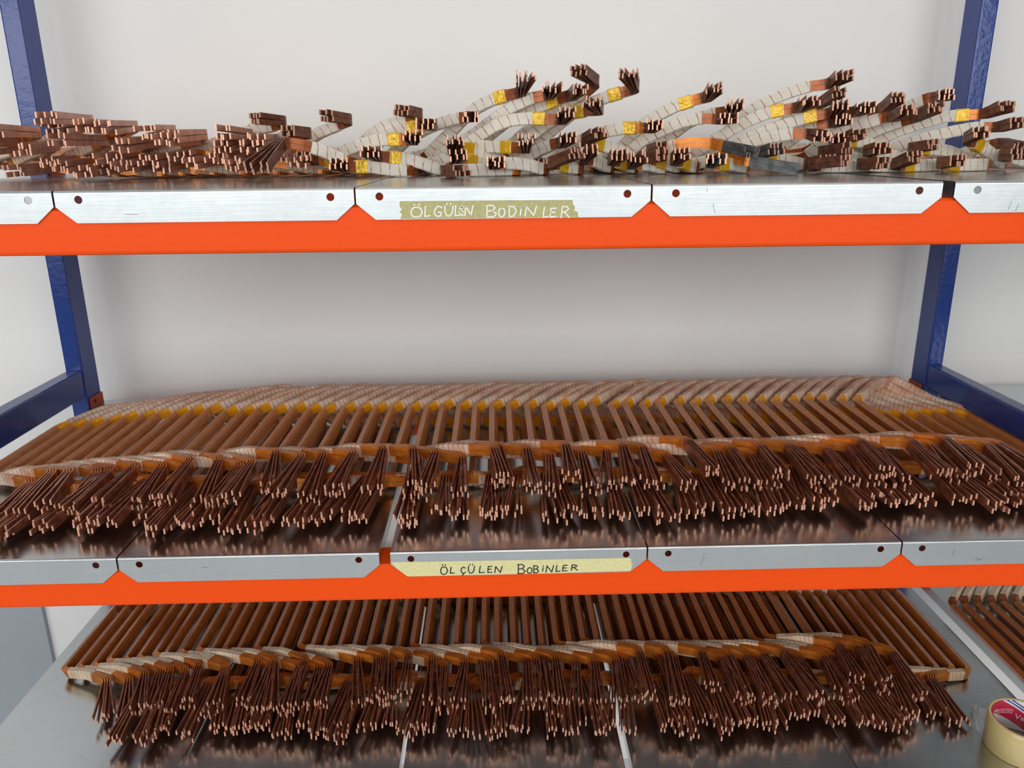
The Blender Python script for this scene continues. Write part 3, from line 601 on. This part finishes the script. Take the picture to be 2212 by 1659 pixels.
# ---------------------------------------------------------------- roll of packing tape
RX, RY, RO, RI, RH = .851, .0575, .0432, .0372, .048
tr = empty('tape_roll', (RX, RY, Z3), 'roll of clear packing tape with printed core on the lower shelf, front right', 'tape')
def ring(name, ro, ri, z0, z1, mat, bev=.0006):
    bm = bmesh.new(); n = 72; pr = [(ro, z0 + bev), (ro, z1 - bev), (ro - bev, z1), (ri + bev, z1), (ri, z1 - bev), (ri, z0 + bev), (ri + bev, z0), (ro - bev, z0)]
    V = [[bm.verts.new((r * math.cos(2 * math.pi * k / n), r * math.sin(2 * math.pi * k / n), z)) for r, z in pr] for k in range(n)]
    for k in range(n):
        for q in range(8): bm.faces.new((V[k][q], V[(k + 1) % n][q], V[(k + 1) % n][(q + 1) % 8], V[k][(q + 1) % 8]))
    return obj(name, bm, mat, tr, smooth=False)
pt, nt, bs = nm('clear_tape_winding'); bs.inputs['Base Color'].default_value = (.66, .53, .24, 1); bs.inputs['Roughness'].default_value = .18
bs.inputs['Subsurface Weight'].default_value = .25; bs.inputs['Subsurface Radius'].default_value = (.01, .008, .004); bs.inputs['Coat Weight'].default_value = .5
w = ring('tape_winding', RO, RI + .0018, .0004, RH, pt)
for p in w.data.polygons: p.use_smooth = True
# printed card core: white with a crimson band and blue stripes that climb round the inside
ct, nt, bs = nm('printed_core'); bs.inputs['Roughness'].default_value = .4
sep = nt.nodes.new('ShaderNodeSeparateXYZ'); nt.links.new(coords(nt), sep.inputs[0])
ang = math_n(nt, 'ARCTAN2', sep.outputs[1], sep.outputs[0])
zz = math_n(nt, 'ADD', math_n(nt, 'ADD', sep.outputs[2], -.018), math_n(nt, 'MULTIPLY', math_n(nt, 'SINE', math_n(nt, 'ADD', ang, -1.5)), -.022))
def band(a, b): return math_n(nt, 'MULTIPLY', math_n(nt, 'GREATER_THAN', zz, a), math_n(nt, 'LESS_THAN', zz, b))
col = mix_col(nt, band(0., .0245), (.78, .77, .76), (.55, .018, .065))
for a, b in ((.0272, .0297), (.0315, .0340)): col = mix_col(nt, band(a, b), col, (.02, .055, .36))
nt.links.new(col, bs.inputs['Base Color'])
core = ring('core', RI + .0017, RI, .0008, RH - .0006, ct); core['label'] = 'printed crimson, white and blue card core'
for p in core.data.polygons: p.use_smooth = True
# lettering on the inside of the core
def core_text(body, ang0, z, size, tilt, name, mat=None):
    cu = bpy.data.curves.new('text', 'FONT'); cu.body = body; cu.size = size; cu.align_x = 'CENTER'; cu.align_y = 'CENTER'; cu.resolution_u = 2
    tmp = bpy.data.objects.new('text', cu); COL.objects.link(tmp); dg = bpy.context.evaluated_depsgraph_get()
    me = bpy.data.meshes.new_from_object(tmp.evaluated_get(dg)); bpy.data.objects.remove(tmp)
    bm = bmesh.new(); bm.from_mesh(me)
    return bm
def wrap(bm, ang0, z, tilt, name, mat, flip=False):
    for v in bm.verts:
        x, y = v.co.x, v.co.y
        if flip: x, y = -x, -y
        x, y = x * math.cos(tilt) - y * math.sin(tilt), x * math.sin(tilt) + y * math.cos(tilt)
        a = ang0 - x / RI; r = RI - .00015
        v.co = (r * math.cos(a), r * math.sin(a), z + y)
    me = bpy.data.meshes.new(name); bm.to_mesh(me); bm.free(); return link_mesh(name, me, mat, core)
wi = plain('white_print', (.85, .84, .83), .5)
wrap(core_text('SINCE 1965', 0, 0, .0040, 0, 'x'), 1.62, .0305, -.04, 'lettering', wi)
bm = bmesh.new()
for a, b in (((-.0116, -.0029), (.0116, -.0029)), ((.0116, -.0029), (.0116, .0029)), ((.0116, .0029), (-.0116, .0029)), ((-.0116, .0029), (-.0116, -.0029))):
    for q in range(6):
        x0, z0_, x1, z1_ = [a[0] + (b[0] - a[0]) * q / 6, a[1] + (b[1] - a[1]) * q / 6, a[0] + (b[0] - a[0]) * (q + 1) / 6, a[1] + (b[1] - a[1]) * (q + 1) / 6]
        d = Vector((x1 - x0, z1_ - z0_)).normalized() * .00028; nn = Vector((-d.y, d.x))
        bm.faces.new([bm.verts.new((*p, 0)) for p in ((x0 - d.x + nn.x, z0_ - d.y + nn.y), (x1 + d.x + nn.x, z1_ + d.y + nn.y), (x1 + d.x - nn.x, z1_ + d.y - nn.y), (x0 - d.x - nn.x, z0_ - d.y - nn.y))])
wrap(bm, 1.62, .0305, -.04, 'frame_line', wi)
wrap(core_text('Ve-ge', 0, 0, .0118, 0, 'x'), .84, .0215, -.1, 'logo', wi)
wrap(core_text('Ve-ge', 0, 0, .0125, 0, 'x'), 2.28, .0345, .0, 'logo', wi)
# loose end of the tape: a thin crinkled clear strip leaving the winding at the back left
cf, nt, bs = nm('clear_film'); bs.inputs['Base Color'].default_value = (.95, .95, .93, 1); bs.inputs['Roughness'].default_value = .08; bs.inputs['Transmission Weight'].default_value = .82; bs.inputs['IOR'].default_value = 1.3
bm = bmesh.new(); rr = random.Random(3); grid = []
for i in range(9):
    t_ = i / 8; a = 2.55
    bx, by = RO * math.cos(a) * 1.004 - .004 * math.sin(math.pi * t_) + .003 * t_, RO * math.sin(a) * 1.004 + .036 * t_
    grid.append([bm.verts.new((bx + rr.uniform(-.0012, .0012), by, .003 + (.040 - .012 * t_) * j / 5 + rr.uniform(-.0006, .0006))) for j in range(6)])
for i in range(8):
    for j in range(5): bm.faces.new((grid[i][j], grid[i + 1][j], grid[i + 1][j + 1], grid[i][j + 1]))
le = obj('loose_end', bm, cf, tr); md = le.modifiers.new('thick', 'SOLIDIFY'); md.thickness = .00008
